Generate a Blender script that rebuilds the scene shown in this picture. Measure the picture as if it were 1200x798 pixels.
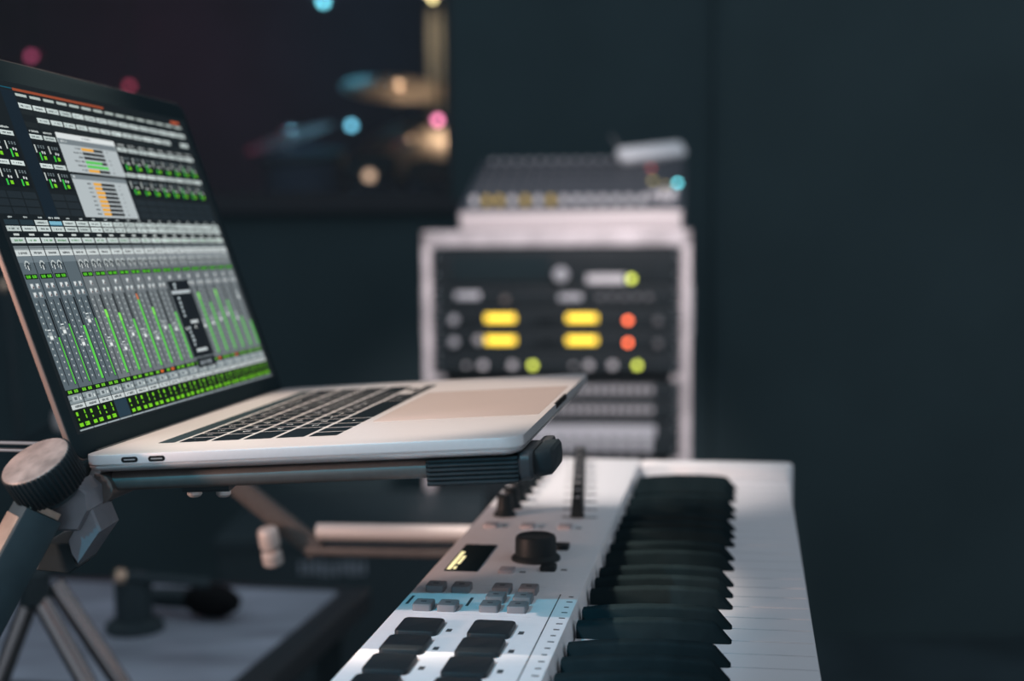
import bpy, bmesh, math, random
from mathutils import Vector, Matrix

for _o in list(bpy.data.objects):
    bpy.data.objects.remove(_o, do_unlink=True)
SC = bpy.context.scene
COL = SC.collection
random.seed(7)

# ------------------------------------------------------------------ camera
F, CX, CY, PITCH, ROLL, ZC = 1613.33, 626.33, 428.63, .1031, -.0073, 1.2
cam_d = bpy.data.cameras.new('camera')
cam = bpy.data.objects.new('camera', cam_d); COL.objects.link(cam)
cam.matrix_world = Matrix.Translation((0, 0, ZC)) @ Matrix.Rotation(math.pi/2-PITCH, 4, 'X') @ Matrix.Rotation(ROLL, 4, 'Z')
cam_d.sensor_fit = 'HORIZONTAL'; cam_d.sensor_width = 36; cam_d.lens = F/1200*36
cam_d.shift_x = (600-CX)/1200; cam_d.shift_y = (CY-399)/1200
cam_d.clip_start = .02; cam_d.clip_end = 60
cam_d.dof.use_dof = True; cam_d.dof.focus_distance = .785; cam_d.dof.aperture_fstop = 4.1
cam_d.dof.aperture_blades = 0
SC.camera = cam

# ------------------------------------------------------------------ world, lights, exposure
SC.view_settings.view_transform = 'Standard'; SC.view_settings.look = 'None'
SC.view_settings.gamma = 1; SC.view_settings.use_curve_mapping = False
SC.view_settings.exposure = 0
wd = bpy.data.worlds.new('studio_ambient'); SC.world = wd; wd.use_nodes = True
bg = wd.node_tree.nodes['Background']
bg.inputs[0].default_value = (.82, .96, 1.10, 1); bg.inputs[1].default_value = .42

def lamp(kind, name, loc, target, energy, color, **kw):
    d = bpy.data.lights.new(name, kind); d.energy = energy; d.color = color
    for k, v in kw.items(): setattr(d, k, v)
    o = bpy.data.objects.new(name, d); COL.objects.link(o); o.location = loc
    o.rotation_euler = (Vector(target)-Vector(loc)).to_track_quat('-Z', 'Y').to_euler()
    return o
# overhead warm downlight above the laptop, and two stage spots from the front left
lamp('SPOT', 'warm_downlight', (-.52, .88, 2.75), (-.112, .880, 1.08), 255, (1, .80, .66), spot_size=.230, spot_blend=.4, shadow_soft_size=.02)
lamp('SPOT', 'warm_downlight_far', (-.90, .93, 2.35), (.04, 1.21, .98), 150, (1, .87, .80), spot_size=.20, spot_blend=.8, shadow_soft_size=.02)
lamp('SPOT', 'white_stage_spot', (-1.05, -.18, 2.55), (-.14, .68, 1.0), 92, (1, .70, .66), spot_size=.20, spot_blend=.6, shadow_soft_size=.012)
lamp('SPOT', 'cyan_stage_spot', (-.95, -.72, 2.45), (-.12, .67, 1.0), 122, (.03, .58, .84), spot_size=.18, spot_blend=.6, shadow_soft_size=.012)
lamp('SPOT', 'rack_spot', (.3, .6, 2.9), (.05, 2.8, .95), 300, (1, .88, .89), spot_size=.42, spot_blend=.8, shadow_soft_size=.06)
lamp('SPOT', 'warm_fill_light', (-1.5, .15, 1.32), (-.22, .95, 1.0), 105, (1, .62, .50), spot_size=.40, spot_blend=.4, shadow_soft_size=.08)  # unseen fill, added to warm the stand and the panel under the laptop

# ------------------------------------------------------------------ photo pixel -> point on its viewing ray
def ray(x, y):
    u, v = x-CX, y-CY; cr, sr = math.cos(ROLL), math.sin(ROLL)
    u, v = u*cr+v*sr, -u*sr+v*cr
    d = (u/F, 1, -v/F); c, s = math.cos(PITCH), math.sin(PITCH)
    return Vector((d[0], d[1]*c+d[2]*s, -d[1]*s+d[2]*c))
def P(x, y, Y):                      # at world depth Y
    d = ray(x, y); return Vector((0, 0, ZC))+d*(Y/d.y)
def PZ(x, y, z):                     # on the level z
    d = ray(x, y); return Vector((0, 0, ZC))+d*((z-ZC)/d.z)

# ------------------------------------------------------------------ materials
def lin(c):
    return tuple((v/255/12.92 if v <= 10 else ((v/255+.055)/1.055)**2.4) for v in c)
MATS = {}
def mat(name, col, rough=.5, metal=0., spec=.5, var=.0, scale=40, bump=0., emit=None, es=0., stretch=None, coat=0.):
    if name in MATS: return MATS[name]
    m = bpy.data.materials.new(name); m.use_nodes = True; nt = m.node_tree; b = nt.nodes['Principled BSDF']
    b.inputs['Base Color'].default_value = (*col, 1); b.inputs['Roughness'].default_value = rough
    b.inputs['Metallic'].default_value = metal; b.inputs['Specular IOR Level'].default_value = spec
    b.inputs['Coat Weight'].default_value = coat
    if emit: b.inputs['Emission Color'].default_value = (*emit, 1); b.inputs['Emission Strength'].default_value = es
    if var or bump:
        tc = nt.nodes.new('ShaderNodeTexCoord'); mp = nt.nodes.new('ShaderNodeMapping'); nz = nt.nodes.new('ShaderNodeTexNoise')
        nt.links.new(tc.outputs['Object'], mp.inputs['Vector']); nt.links.new(mp.outputs[0], nz.inputs['Vector'])
        if stretch: mp.inputs['Scale'].default_value = stretch
        nz.inputs['Scale'].default_value = scale; nz.inputs['Detail'].default_value = 5
        if var:
            r = nt.nodes.new('ShaderNodeValToRGB'); nt.links.new(nz.outputs['Fac'], r.inputs[0])
            r.color_ramp.elements[0].position = .3; r.color_ramp.elements[1].position = .7
            r.color_ramp.elements[0].color = (*[max(0, c*(1-var)) for c in col], 1)
            r.color_ramp.elements[1].color = (*[min(1, c*(1+var)) for c in col], 1)
            nt.links.new(r.outputs[0], b.inputs['Base Color'])
        if bump:
            bp = nt.nodes.new('ShaderNodeBump'); bp.inputs['Strength'].default_value = bump; bp.inputs['Distance'].default_value = .001
            nt.links.new(nz.outputs['Fac'], bp.inputs['Height']); nt.links.new(bp.outputs[0], b.inputs['Normal'])
    MATS[name] = m; return m
def glow(name, col, es): return mat(name, (.02, .02, .02), .4, emit=col, es=es)

M_ALU = mat('aluminium', (.60, .575, .575), .36, .55, var=.02, scale=400)
M_ALU_PAD = mat('trackpad_glass', (.29, .245, .23), .45, .2, var=.02, scale=300)
M_KEYCAP = mat('laptop_keycap', (.007, .011, .014), .5, spec=.0)
M_LEGEND = mat('legend', (.75, .78, .80), .5)
M_BEZEL = mat('bezel_glass', (.020, .032, .037), .5, spec=.0)
M_DARKPLASTIC = mat('dark_plastic', (.022, .026, .030), .45, spec=.4, var=.1, scale=60)
M_RUBBER = mat('ribbed_rubber', (.016, .024, .028), .6, spec=.18, var=.15, scale=120)
M_BLACK = mat('black_void', (.006, .007, .008), .7, spec=.1)
M_WHITEPL = mat('white_plastic', (.74, .74, .76), .42, spec=.4, var=.02, scale=200, bump=.03)
M_WKEY = mat('white_key_plastic', (.64, .63, .65), .4, spec=.15)
M_BKEY = mat('black_key_plastic', (.011, .019, .022), .5, spec=.0, var=.15, scale=90)
M_PAD = mat('drum_pad_rubber', (.012, .018, .022), .45, spec=.25)
M_GREYBTN = mat('grey_button', (.17, .17, .18), .5, spec=.35)
M_LIGHTBTN = mat('light_button', (.40, .36, .37), .5, spec=.35)
M_MARK = mat('printed_mark', (.05, .055, .06), .6, spec=.2)
M_STEEL = mat('brushed_steel', (.50, .49, .49), .32, .9, var=.08, scale=30, stretch=(1, 8, 1))
M_CHROME = mat('chrome', (.72, .70, .70), .12, 1.)
M_POWDER = mat('powder_coated_steel', (.11, .10, .095), .4, .3, var=.08, scale=150)
M_STANDSIDE = mat('black_painted_steel', (.030, .046, .053), .5, .0, spec=.2, var=.1, scale=80)
M_KNOBTOP = mat('scuffed_knob_top', (.27, .225, .20), .5, .25, var=.35, scale=110, bump=.25)
M_KNOB = mat('knob_plastic', (.013, .019, .022), .5, spec=.18)
M_WALL = mat('dark_wall_paint', (.050, .077, .086), .85, spec=.1, var=.10, scale=2.5)
M_WALL2 = mat('dark_wall_panel', (.053, .080, .088), .85, spec=.1, var=.10, scale=2)
M_FLOOR = mat('dark_floor', (.042, .062, .072), .7, spec=.15, var=.3, scale=3)
M_RACKEDGE = mat('rack_edge_aluminium', (.60, .55, .56), .45, .2, var=.25, scale=18)
M_RACKPLY = mat('rack_black_laminate', (.03, .035, .04), .6, var=.1)
M_UNIT = mat('rack_unit_face', (.018, .025, .029), .5, .0, spec=.15, var=.1)
M_SILVER = mat('silver_plastic', (.55, .55, .58), .4, .3)
M_PALE = mat('pale_plastic', (.70, .68, .70), .45)
M_MIXFACE = mat('mixer_face', (.035, .045, .058), .5, var=.1)
M_YELLOWCAP = mat('yellow_cap', (.80, .58, .16), .15)

# ------------------------------------------------------------------ mesh builder (units: millimetres unless s is given)
class MB:
    def __init__(s): s.v = []; s.f = []; s.mi = []
    def add(s, vs, fs, m=0):
        o = len(s.v); s.v += [tuple(p) for p in vs]; s.f += [tuple(i+o for i in q) for q in fs]; s.mi += [m]*len(fs)
    def box(s, x0, x1, y0, y1, z0, z1, m=0):
        s.add([(x0,y0,z0),(x1,y0,z0),(x1,y1,z0),(x0,y1,z0),(x0,y0,z1),(x1,y0,z1),(x1,y1,z1),(x0,y1,z1)],
              [(3,2,1,0),(4,5,6,7),(0,1,5,4),(1,2,6,5),(2,3,7,6),(3,0,4,7)], m)
    def hexa(s, p, m=0):             # eight corners: bottom ring then top ring
        s.add(p, [(3,2,1,0),(4,5,6,7),(0,1,5,4),(1,2,6,5),(2,3,7,6),(3,0,4,7)], m)
    def loft(s, loops, m=0, cap=True, close=False):
        n = len(loops[0]); vs = [p for l in loops for p in l]; fs = []
        K = len(loops)
        for i in range(K if close else K-1):
            a, b = i*n, ((i+1) % K)*n
            for j in range(n):
                k = (j+1) % n; fs.append((a+j, a+k, b+k, b+j))
        if cap and not close:
            fs.append(tuple(range(n-1, -1, -1))); fs.append(tuple((K-1)*n+j for j in range(n)))
        s.add(vs, fs, m)
    def rbox(s, x0, x1, y0, y1, z0, z1, r=1., b=.3, seg=3, m=0, bb=0.):
        def loop(i, z): return [(x, y, z) for x, y in rrect(x0+i, x1-i, y0+i, y1-i, max(r-i, .01), seg)]
        L = []
        if bb: L += [loop(bb, z0), loop(0, z0+bb)]
        else: L += [loop(0, z0)]
        if b: L += [loop(0, z1-b), loop(b*.3, z1-b*.3), loop(b, z1)]
        else: L += [loop(0, z1)]
        s.loft(L, m)
    def lathe(s, prof, n=24, c=(0, 0, 0), m=0):   # profile (r,z) about +z
        L = [[(c[0]+r*math.cos(2*math.pi*k/n), c[1]+r*math.sin(2*math.pi*k/n), c[2]+z) for k in range(n)] for r, z in prof]
        s.loft(L, m)
    def tube(s, pts, r, n=12, m=0):
        pts = [Vector(p) for p in pts]; L = []
        up = None
        for i, p in enumerate(pts):
            d = (pts[min(i+1, len(pts)-1)]-pts[max(i-1, 0)]).normalized()
            if up is None:
                up = Vector((0, 0, 1)) if abs(d.z) < .9 else Vector((1, 0, 0))
            a = d.cross(up).normalized(); b = a.cross(d).normalized(); up = b
            rr = r[i] if isinstance(r, (list, tuple)) else r
            L.append([tuple(p+a*rr*math.cos(2*math.pi*k/n)+b*rr*math.sin(2*math.pi*k/n)) for k in range(n)])
        s.loft(L, m)
    def bar(s, p0, p1, w, h, up=(0, 0, 1), m=0, bev=0.):  # rectangular bar between two points
        p0, p1 = Vector(p0), Vector(p1); d = (p1-p0).normalized(); a = d.cross(Vector(up)).normalized(); b = a.cross(d).normalized()
        cs = rrect(-w/2, w/2, -h/2, h/2, bev, 2) if bev else [(-w/2,-h/2),(w/2,-h/2),(w/2,h/2),(-w/2,h/2)]
        s.loft([[tuple(p+a*x+b*y) for x, y in cs] for p in (p0, p1)], m)
    def build(s, name, mats, parent=None, scale=.001, smooth=35, xf=None):
        me = bpy.data.meshes.new(name)
        vs = [Vector(p)*scale for p in s.v]
        if xf: vs = [xf @ p for p in vs]
        me.from_pydata(vs, [], s.f)
        if not isinstance(mats, (list, tuple)): mats = [mats]
        for m in mats: me.materials.append(m)
        for p, i in zip(me.polygons, s.mi): p.material_index = i
        bm = bmesh.new(); bm.from_mesh(me); bmesh.ops.recalc_face_normals(bm, faces=bm.faces); bm.to_mesh(me); bm.free()
        if smooth:
            for p in me.polygons: p.use_smooth = True
            me.set_sharp_from_angle(angle=math.radians(smooth))
        o = bpy.data.objects.new(name, me); COL.objects.link(o)
        if parent: o.parent = parent
        return o
def rrect(x0, x1, y0, y1, r, seg=3):
    pts = []
    for cx, cy, a0 in ((x1-r, y0+r, -90), (x1-r, y1-r, 0), (x0+r, y1-r, 90), (x0+r, y0+r, 180)):
        for k in range(seg+1):
            a = math.radians(a0+90*k/seg); pts.append((cx+r*math.cos(a), cy+r*math.sin(a)))
    return pts
def tag(o, label, cat, group=None):
    o['label'] = label; o['category'] = cat
    if group: o['group'] = group
    return o
def thing(name, label, cat, loc=(0, 0, 0), rot=None, group=None):
    o = bpy.data.objects.new(name, None); COL.objects.link(o); o.empty_display_size = .05
    if rot is not None: o.matrix_world = Matrix.Translation(loc) @ rot.to_4x4()
    else: o.location = loc
    return tag(o, label, cat, group)
def struct(o): o['kind'] = 'structure'; return o
def copy_part(src, parent, loc):
    c = src.copy(); COL.objects.link(c); c.parent = parent; c.location = loc
    for ch in src.children:
        g = ch.copy(); COL.objects.link(g); g.parent = c
    return c
def axis_frame(d, up=(0, 0, 1)):     # rotation whose local z is d
    z = Vector(d).normalized(); x = Vector(up).cross(z)
    if x.length < 1e-4: x = Vector((1, 0, 0))
    x.normalize(); y = z.cross(x)
    return Matrix((x, y, z)).transposed()

# ================================================================== setting
def wbox(name, x0, x1, y0, y1, z0, z1, m, parent=None):
    b = MB(); b.box(x0, x1, y0, y1, z0, z1); return b.build(name, m, parent, 1, 0)
struct(wbox('floor', -4, 3.2, -1.5, 7.2, -.1, 0, M_FLOOR))
WY = 3.9
wx1 = P(528, 100, WY).x; wx0 = -2.3; wz0 = P(450, 236, WY).z; wz1 = 2.45
b = MB()
b.box(-4, wx0, WY, WY+.2, 0, 3); b.box(wx1, 3.2, WY, WY+.2, 0, 3); b.box(wx0, wx1, WY, WY+.2, 0, wz0); b.box(wx0, wx1, WY, WY+.2, wz1, 3)
struct(b.build('wall_back', M_WALL, None, 1, 0))
tx = P(838, 300, WY).x
t1 = struct(wbox('trim_1', tx-.006, tx+.022, WY-.012, WY, 0, 3, M_WALL))
b = MB(); b.box(tx+.022, 3.2, WY-.008, WY, 0, 3); struct(b.build('wall_panel_right', M_WALL2, None, 1, 0))
struct(wbox('baseboard_back', wx0-1.7, tx, WY-.015, WY, 0, .10, M_WALL))
# control room window
b = MB()
fr = .028
b.box(wx0, wx1, WY+.01, WY+.15, wz0, wz0+fr); b.box(wx0, wx1, WY+.01, WY+.15, wz1-fr, wz1)
b.box(wx0, wx0+fr, WY+.01, WY+.15, wz0+fr, wz1-fr); b.box(wx1-fr*.6, wx1, WY+.01, WY+.15, wz0+fr, wz1-fr)
win = struct(b.build('window_1', mat('window_frame_paint', (.035, .04, .048), .5, spec=.3), None, 1, 0))
gm = bpy.data.materials.new('window_glass'); gm.use_nodes = True
nt = gm.node_tree; nt.nodes.clear()
_o = nt.nodes.new('ShaderNodeOutputMaterial'); _mx = nt.nodes.new('ShaderNodeMixShader'); _t = nt.nodes.new('ShaderNodeBsdfTransparent'); _g = nt.nodes.new('ShaderNodeBsdfGlossy')
_g.inputs['Roughness'].default_value = .03; _mx.inputs[0].default_value = .015; _t.inputs[0].default_value = (.9, .96, 1, 1)
nt.links.new(_t.outputs[0], _mx.inputs[1]); nt.links.new(_g.outputs[0], _mx.inputs[2]); nt.links.new(_mx.outputs[0], _o.inputs[0])
wbox('pane', wx0+fr, wx1-fr*.6, WY+.06, WY+.068, wz0+fr, wz1-fr, gm, win)
wbox('window_sill', wx0-.03, wx1+.03, WY-.03, WY, wz0-.03, wz0, MATS['window_frame_paint'], win)
# live room behind the glass
M_LIVE = mat('live_room_wall', (.060, .075, .095), .8, spec=.1, var=.25, scale=1.5)
struct(wbox('wall_live_room_far', -4, 3.2, 7.0, 7.2, 0, 3, M_LIVE))
struct(wbox('wall_live_room_right', .9, 1.1, WY+.2, 7.0, 0, 3, M_LIVE))
struct(wbox('wall_live_room_left', -4.2, -4, -1.5, 7.2, 0, 3, M_LIVE))
struct(wbox('ceiling', -4, 1.1, WY+.2, 7.0, 3, 3.1, M_LIVE))

# ================================================================== laptop
LP, LQ = 349.3, 240.7
lrot = Matrix.Rotation(-.1381, 3, 'Z') @ Matrix.Rotation(-.0136, 3, 'X') @ Matrix.Rotation(-.0577, 3, 'Y')
LAP = thing('laptop', 'silver laptop with open lid showing a green and grey mixer screen', 'laptop', (-.24507, .73372, 1.07689), lrot)
LM = Matrix.Translation((-.24507, .73372, 1.07689)) @ lrot.to_4x4()
def lapw(q, p, z): return LM @ Vector((q/1000, p/1000, z/1000))
b = MB()
def lloop(i, z): return [(x, y, z) for x, y in rrect(i, LQ-i, i, LP-i, 11-min(i, 8), 6)]
b.loft([lloop(.5, 0), lloop(.12, -.12), lloop(0, -.5), lloop(0, -5.2), lloop(.2, -5.4), lloop(1.5, -5.5), lloop(1.5, -6.3), lloop(.3, -6.45), lloop(.6, -7.4), lloop(2.2, -8.7), lloop(6, -9.9), lloop(14, -10.6)])
b.build('base_body', M_ALU, LAP)
# trackpad
b = MB(); b.rbox(LQ-104, LQ-4, 94.65, 254.65, -.05, .12, 3, .08); b.build('trackpad', M_ALU_PAD, LAP)
# finger notch in the front edge
b = MB(); b.rbox(LQ-1.6, LQ+.15, 146, 203, -3.2, .06, .7, .3); b.build('finger_notch', M_BLACK, LAP)
# usb ports on the left side
for q in (27.5, 42.8):
    b = MB(); sl = rrect(q-4.7, q+4.7, -4.6, -1.5, 1.5, 4)
    b.loft([[(x, -.18, z) for x, z in sl], [(x, 1., z) for x, z in sl]])
    po = b.build('usb_port', M_BLACK, LAP)
    b = MB(); i2 = rrect(q-3.2, q+3.2, -3.35, -2.75, .28, 3)
    b.loft([[(x, -.24, z) for x, z in i2], [(x, .5, z) for x, z in i2]]); b.build('tongue', M_STEEL, po)
# rubber feet
for q in (22, 218):
    for p in (41, 334):
        b = MB(); b.lathe([(6, -12), (7, -11.6), (7, -10.4)], 16, (q, p, 0)); b.build('rubber_foot', M_RUBBER, LAP)
# keys
U = 273/14.5; G = 1.35; KP0 = 38.3
rows = [('`1234567890-=', [1]*13+[1.5]), ('\tQWERTYUIOP[]\\', [1.5]+[1]*13), ('\nASDFGHJKL;\'\r', [1.75]+[1]*11+[1.75]), ('\fZXCVBNM,./\v', [2.25]+[1]*10+[2.25])]
keymesh = {}
dg = None
glyphs = {}
def glyph(ch):
    if ch not in glyphs:
        cu = bpy.data.curves.new('glyph', 'FONT'); cu.body = ch; cu.size = .0055; cu.align_x = 'CENTER'; cu.align_y = 'CENTER'
        o = bpy.data.objects.new('glyph', cu); COL.objects.link(o)
        me = bpy.data.meshes.new_from_object(o.evaluated_get(bpy.context.evaluated_depsgraph_get()))
        bpy.data.objects.remove(o, do_unlink=True); me.materials.clear(); me.materials.append(M_LEGEND); glyphs[ch] = me
    return glyphs[ch]
def key(p0, w, q0, q1, ch=None):
    kk = (round(w, 2), round(q1-q0, 2))
    if kk not in keymesh:
        b = MB(); b.rbox(-(q1-q0)/2, (q1-q0)/2, -w/2, w/2, -.2, .16, 1.1, .08, 2); o = b.build('key', M_KEYCAP, LAP); keymesh[kk] = o.data
    else:
        o = bpy.data.objects.new('key', keymesh[kk]); COL.objects.link(o); o.parent = LAP
    o.location = ((q0+q1)/2000, (p0+w/2)/1000, 0)
    if ch and not ch.isspace():
        l = bpy.data.objects.new('legend', glyph(ch)); COL.objects.link(l); l.parent = o
        l.location = (0, 0, .0002); l.rotation_euler = (0, 0, math.pi/2)
for ri, (chs, ws) in enumerate(rows):
    q1 = 131-18.9*(4-ri); p = KP0
    for c, w in zip(chs+' ', ws):
        key(p+G, w*U-2*G, q1-18.9+2*G, q1, c); p += w*U
p = KP0; q1 = 131
for i, w in enumerate([1, 1, 1, 1.25, 5, 1.25, 1]):
    key(p+G, w*U-2*G, q1-18.9+2*G, q1, '+' if w == 1.25 else None); p += w*U
for i in range(3):
    if i == 1:
        key(p+G, U-2*G, q1-18.9+2*G, q1-8.8, '^'); key(p+G, U-2*G, q1-7.7, q1)
    else: key(p+G, U-2*G, q1-7.7, q1, '<' if i == 0 else '>')
    p += U
b = MB(); b.rbox(131-18.9*5-10, 131-18.9*5, KP0+G, KP0+273-G, -.2, .14, 1.2, .06, 2); b.build('touch_bar', M_BEZEL, LAP)
# hinge cover
b = MB(); b.tube([(-1.5, 22, -3.2), (-1.5, LP-22, -3.2)], 3.6, 14); b.build('hinge', M_DARKPLASTIC, LAP)
# lid (p along width, h up the lid, t towards the user)
LANG, HQ = .2756, -2.05
lsa, lca = math.sin(LANG), math.cos(LANG)
LIDM = Matrix(((lca, 0, -lsa, HQ/1000), (0, 1, 0, 0), (lsa, 0, lca, 0), (0, 0, 0, 1)))   # columns: t, p, h
def lidframe(b_):                     # builder points given as (p,h,t)
    b_.v = [(t*lca-h*lsa+HQ, p, t*lsa+h*lca) for p, h, t in b_.v]; return b_
b = MB(); LH0, LH1 = -3.5, 236.
def lid_l(i, t): return [(x, y, t) for x, y in rrect(-1.6+i, LP+.5-i, LH0+i, LH1-i, 10-min(i, 7), 6)]
b.loft([lid_l(1.2, -3.9), lid_l(.35, -3.6), lid_l(0, -2.9), lid_l(0, -.9), lid_l(.25, -.55)])
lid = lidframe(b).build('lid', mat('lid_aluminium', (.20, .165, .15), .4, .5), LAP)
b = MB()
b.loft([lid_l(1.0, -.6), lid_l(1.0, -.12), lid_l(1.2, 0)])
lidframe(b).build('screen_glass', M_BEZEL, lid)

# ------------------------------------------------------------------ what the screen shows: flat coloured print that glows
class UI:
    def __init__(s): s.v = []; s.f = []; s.c = []
    def q(s, p0, h0, p1, h1, c, layer=1):
        o = len(s.v); z = .03+.025*layer
        s.v += [(p0, h0, z), (p1, h0, z), (p1, h1, z), (p0, h1, z)]; s.f.append((o, o+1, o+2, o+3)); s.c.append(c)
ui = UI(); R_ = random.Random(3)
BK = (22, 29, 33); WH = (196, 208, 206); GR = (96, 214, 62); LG = (122, 210, 34); OR = (232, 168, 60)
def text(p0, h0, p1, h1, c, layer=3, dens=.75):
    x = p0
    while x < p1-.3:
        w = min(R_.uniform(.35, .95), p1-x)
        if R_.random() < dens: ui.q(x, h0+R_.uniform(0, .25)*(h1-h0), x+w, h1-R_.uniform(0, .25)*(h1-h0), c, layer)
        x += w+.22
def button(p0, h0, p1, h1, c=None, tcol=(60, 70, 74)):
    dj = R_.randint(-14, 10); c = c or tuple(v+dj for v in WH)
    ui.q(p0, h0, p1, h1, c, 2); ui.q(p0, h1-.35, p1, h1, tuple(min(255, v+25) for v in c), 3)
    m = (h1-h0)*.3; text(p0+2.5, h0+m, p1-2.5, h1-m, tcol, 3)
X0, XP, NS = 12.5, 16.95, 19
SX = lambda i: X0+XP*i
ui.q(8.6, 11, 340.6, 221.5, BK, 0)
ui.q(8.6, 217.2, 77, 217.9, (18, 84, 104)); ui.q(77.5, 216.4, 198, 218.1, (150, 72, 46)); ui.q(312, 216.6, 328, 218.6, (196, 92, 60))
ui.q(SX(3)-1, 137, SX(4)-2.5, 216, (19, 33, 44), 1)
for i in range(NS):
    x = SX(i); dk = (24, 32, 38)
    if i == 3:
        text(x+1, 136.2, x+15, 137.6, (190, 200, 200)); ui.q(x+.5, 132.6, x+15.5, 134.8, (120, 178, 200), 2); ui.q(x+.5, 131.9, x+15.5, 132.5, (50, 90, 110), 2)
    else:
        top = 1 if i > 3 else 0
        if top:
            ui.q(x-1.5, 213.2, x+11.8, 214.9, (178, 190, 186), 2)
            button(x-2, 205.6, x+13.2, 208.8)
            if i != 4 and i != NS-2: button(x-2, 197.9, x+13, 201)
            ui.q(x-2, 201.9, x+13, 204.6, (30, 37, 40), 1); ui.q(x-2, 193.8, x+13, 197.2, (30, 37, 40), 1)
        text(x-.5, 190.9, x+10.5, 192.3, (190, 198, 196), 2, .9)
        button(x-2, 186.7, x+13, 189.5)
        for hb in (175.5, 158.0):      # send cells: small fader, knob marks, green meter, green value
            ui.q(x-2, hb-3.2, x+13.6, hb+9.6, (17, 23, 27), 1)
            ui.q(x-1, hb+2.5, x+.4, hb+7.5, (196, 204, 200), 2)
            for kx in (3.2, 6.4, 9.5):
                ui.q(x+kx, hb+5.6, x+kx+1.5, hb+7.4, (120, 134, 138), 2); ui.q(x+kx+.4, hb+6, x+kx+1.1, hb+7, (40, 48, 52), 3)
            ui.q(x+5.6, hb+2.2, x+7.2, hb+3.7, (206, 212, 210), 2); ui.q(x+8.4, hb+2, x+10, hb+3.5, (206, 212, 210), 2)
            ui.q(x+2.2, hb-2.2, x+4, hb-2.2+R_.uniform(3, 7.5), (58, 196, 72), 2)
            ui.q(x+6.4, hb-1.6, x+9.6, hb+.6, LG, 2)
        button(x-2, 168.4, x+13, 171.2)
        for k in range(3): ui.q(x-2, 138.6+4.8*k, x+13.5, 142.6+4.8*k, (33, 42, 48), 1)
        text(x+6, 136.2, x+10.5, 137.4, (185, 195, 195), 2, 1)
        if i < 2: ui.q(x+.4, 132.2, x+15.6, 135.2, (38, 54, 62), 2)
        else: button(x+.4, 132.2, x+15.8, 135.2)
    button(x+.4, 128.4, x+15.8, 131.4)
    ui.q(x+5.5, 125.8, x+11.5, 127, (196, 204, 202), 2)
    button(x+.4, 121.4, x+15.8, 124.6, None, (60, 130, 70))
    ui.q(x+.2, 118.4, x+16, 119.8, (112, 122, 126), 2); ui.q(x+.2, 117.4, x+16, 118.2, (150, 160, 163), 2)
    ui.q(x+.2, 113.8, x+16, 117.3, (202, 210, 210), 2); text(x+3.5, 114.8, x+12.5, 116.3, (60, 66, 70), 3, .85)
    g = (88, 101, 108) if i < 4 else (108, 116, 120)
    ui.q(x, 36, x+XP-.9, 113.7, g, 1)
    ui.q(x, 110, x+XP-.5, 113.7, tuple(v+22 for v in g), 2)
    # pan knobs as rings of short strokes, green read-outs
    if i != 3:
        for kx in ((8.3,) if i < 2 else (4.6, 11.8)):
            for k in range(10):
                a = math.radians(-50+28*k); cx_, cy_ = x+kx+2.7*math.cos(a), 108+2.7*math.sin(a)
                ui.q(cx_-.45, cy_-.45, cx_+.45, cy_+.45, (206, 214, 212) if k > 2 else (40, 48, 52), 3)
            ui.q(x+kx-1.6, 106.6, x+kx+1.6, 109.6, (52, 62, 66), 2); ui.q(x+kx-.3, 105.6, x+kx+.5, 108.3, (230, 236, 234), 4)
        ui.q(x+1.2, 100.3, x+XP-1.8, 103.2, (14, 30, 16), 2)
        for kx in (2.6, 9.2):
            ui.q(x+kx, 100.9, x+kx+4.6, 102.6, (84, 190, 40), 3); ui.q(x+kx+1.6, 101.4, x+kx+2.2, 102.6, (20, 50, 20), 4)
    for hb, ks in ((96.2, (3.2, 9.4) if i < 4 else (6.6,)), (91.2, (3.2, 9.4))):
        for kx in ks:
            ui.q(x+kx, hb-1.6, x+kx+3.9, hb+1.6, (150, 160, 164), 2); ui.q(x+kx+.7, hb-.8, x+kx+3.1, hb+1.3, (216, 222, 222), 3)
            ui.q(x+kx+2.2, hb-1.3, x+kx+3.4, hb, (96, 66, 62), 4)
    # fader with scale and level meter
    for k in range(13):
        hh = 41+k*3.7; ui.q(x+2.1, hh, x+3.5, hh+.95, (190, 198, 198), 2)
        ui.q(x+9.8, hh-.8, x+11, hh+.2, (186, 194, 194), 2)
    ui.q(x+5.5, 38.5, x+6.5, 88, (38, 45, 50), 2)
    ui.q(x+13, 38.3, x+15.2, 88.5, (30, 36, 40), 2)
LEV = [66, 73, 71, 74.5, 79, 76, 71, 83, 77, 64, 72, 70, 74, 84, 76, 85, 76, 62, 58]
CAP = [67, 69.5, 61, 74, 58, 54, 62, 60, 57, 63, 61, 60, 60, 60, 61, 63, 66, 62, 78]
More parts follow.
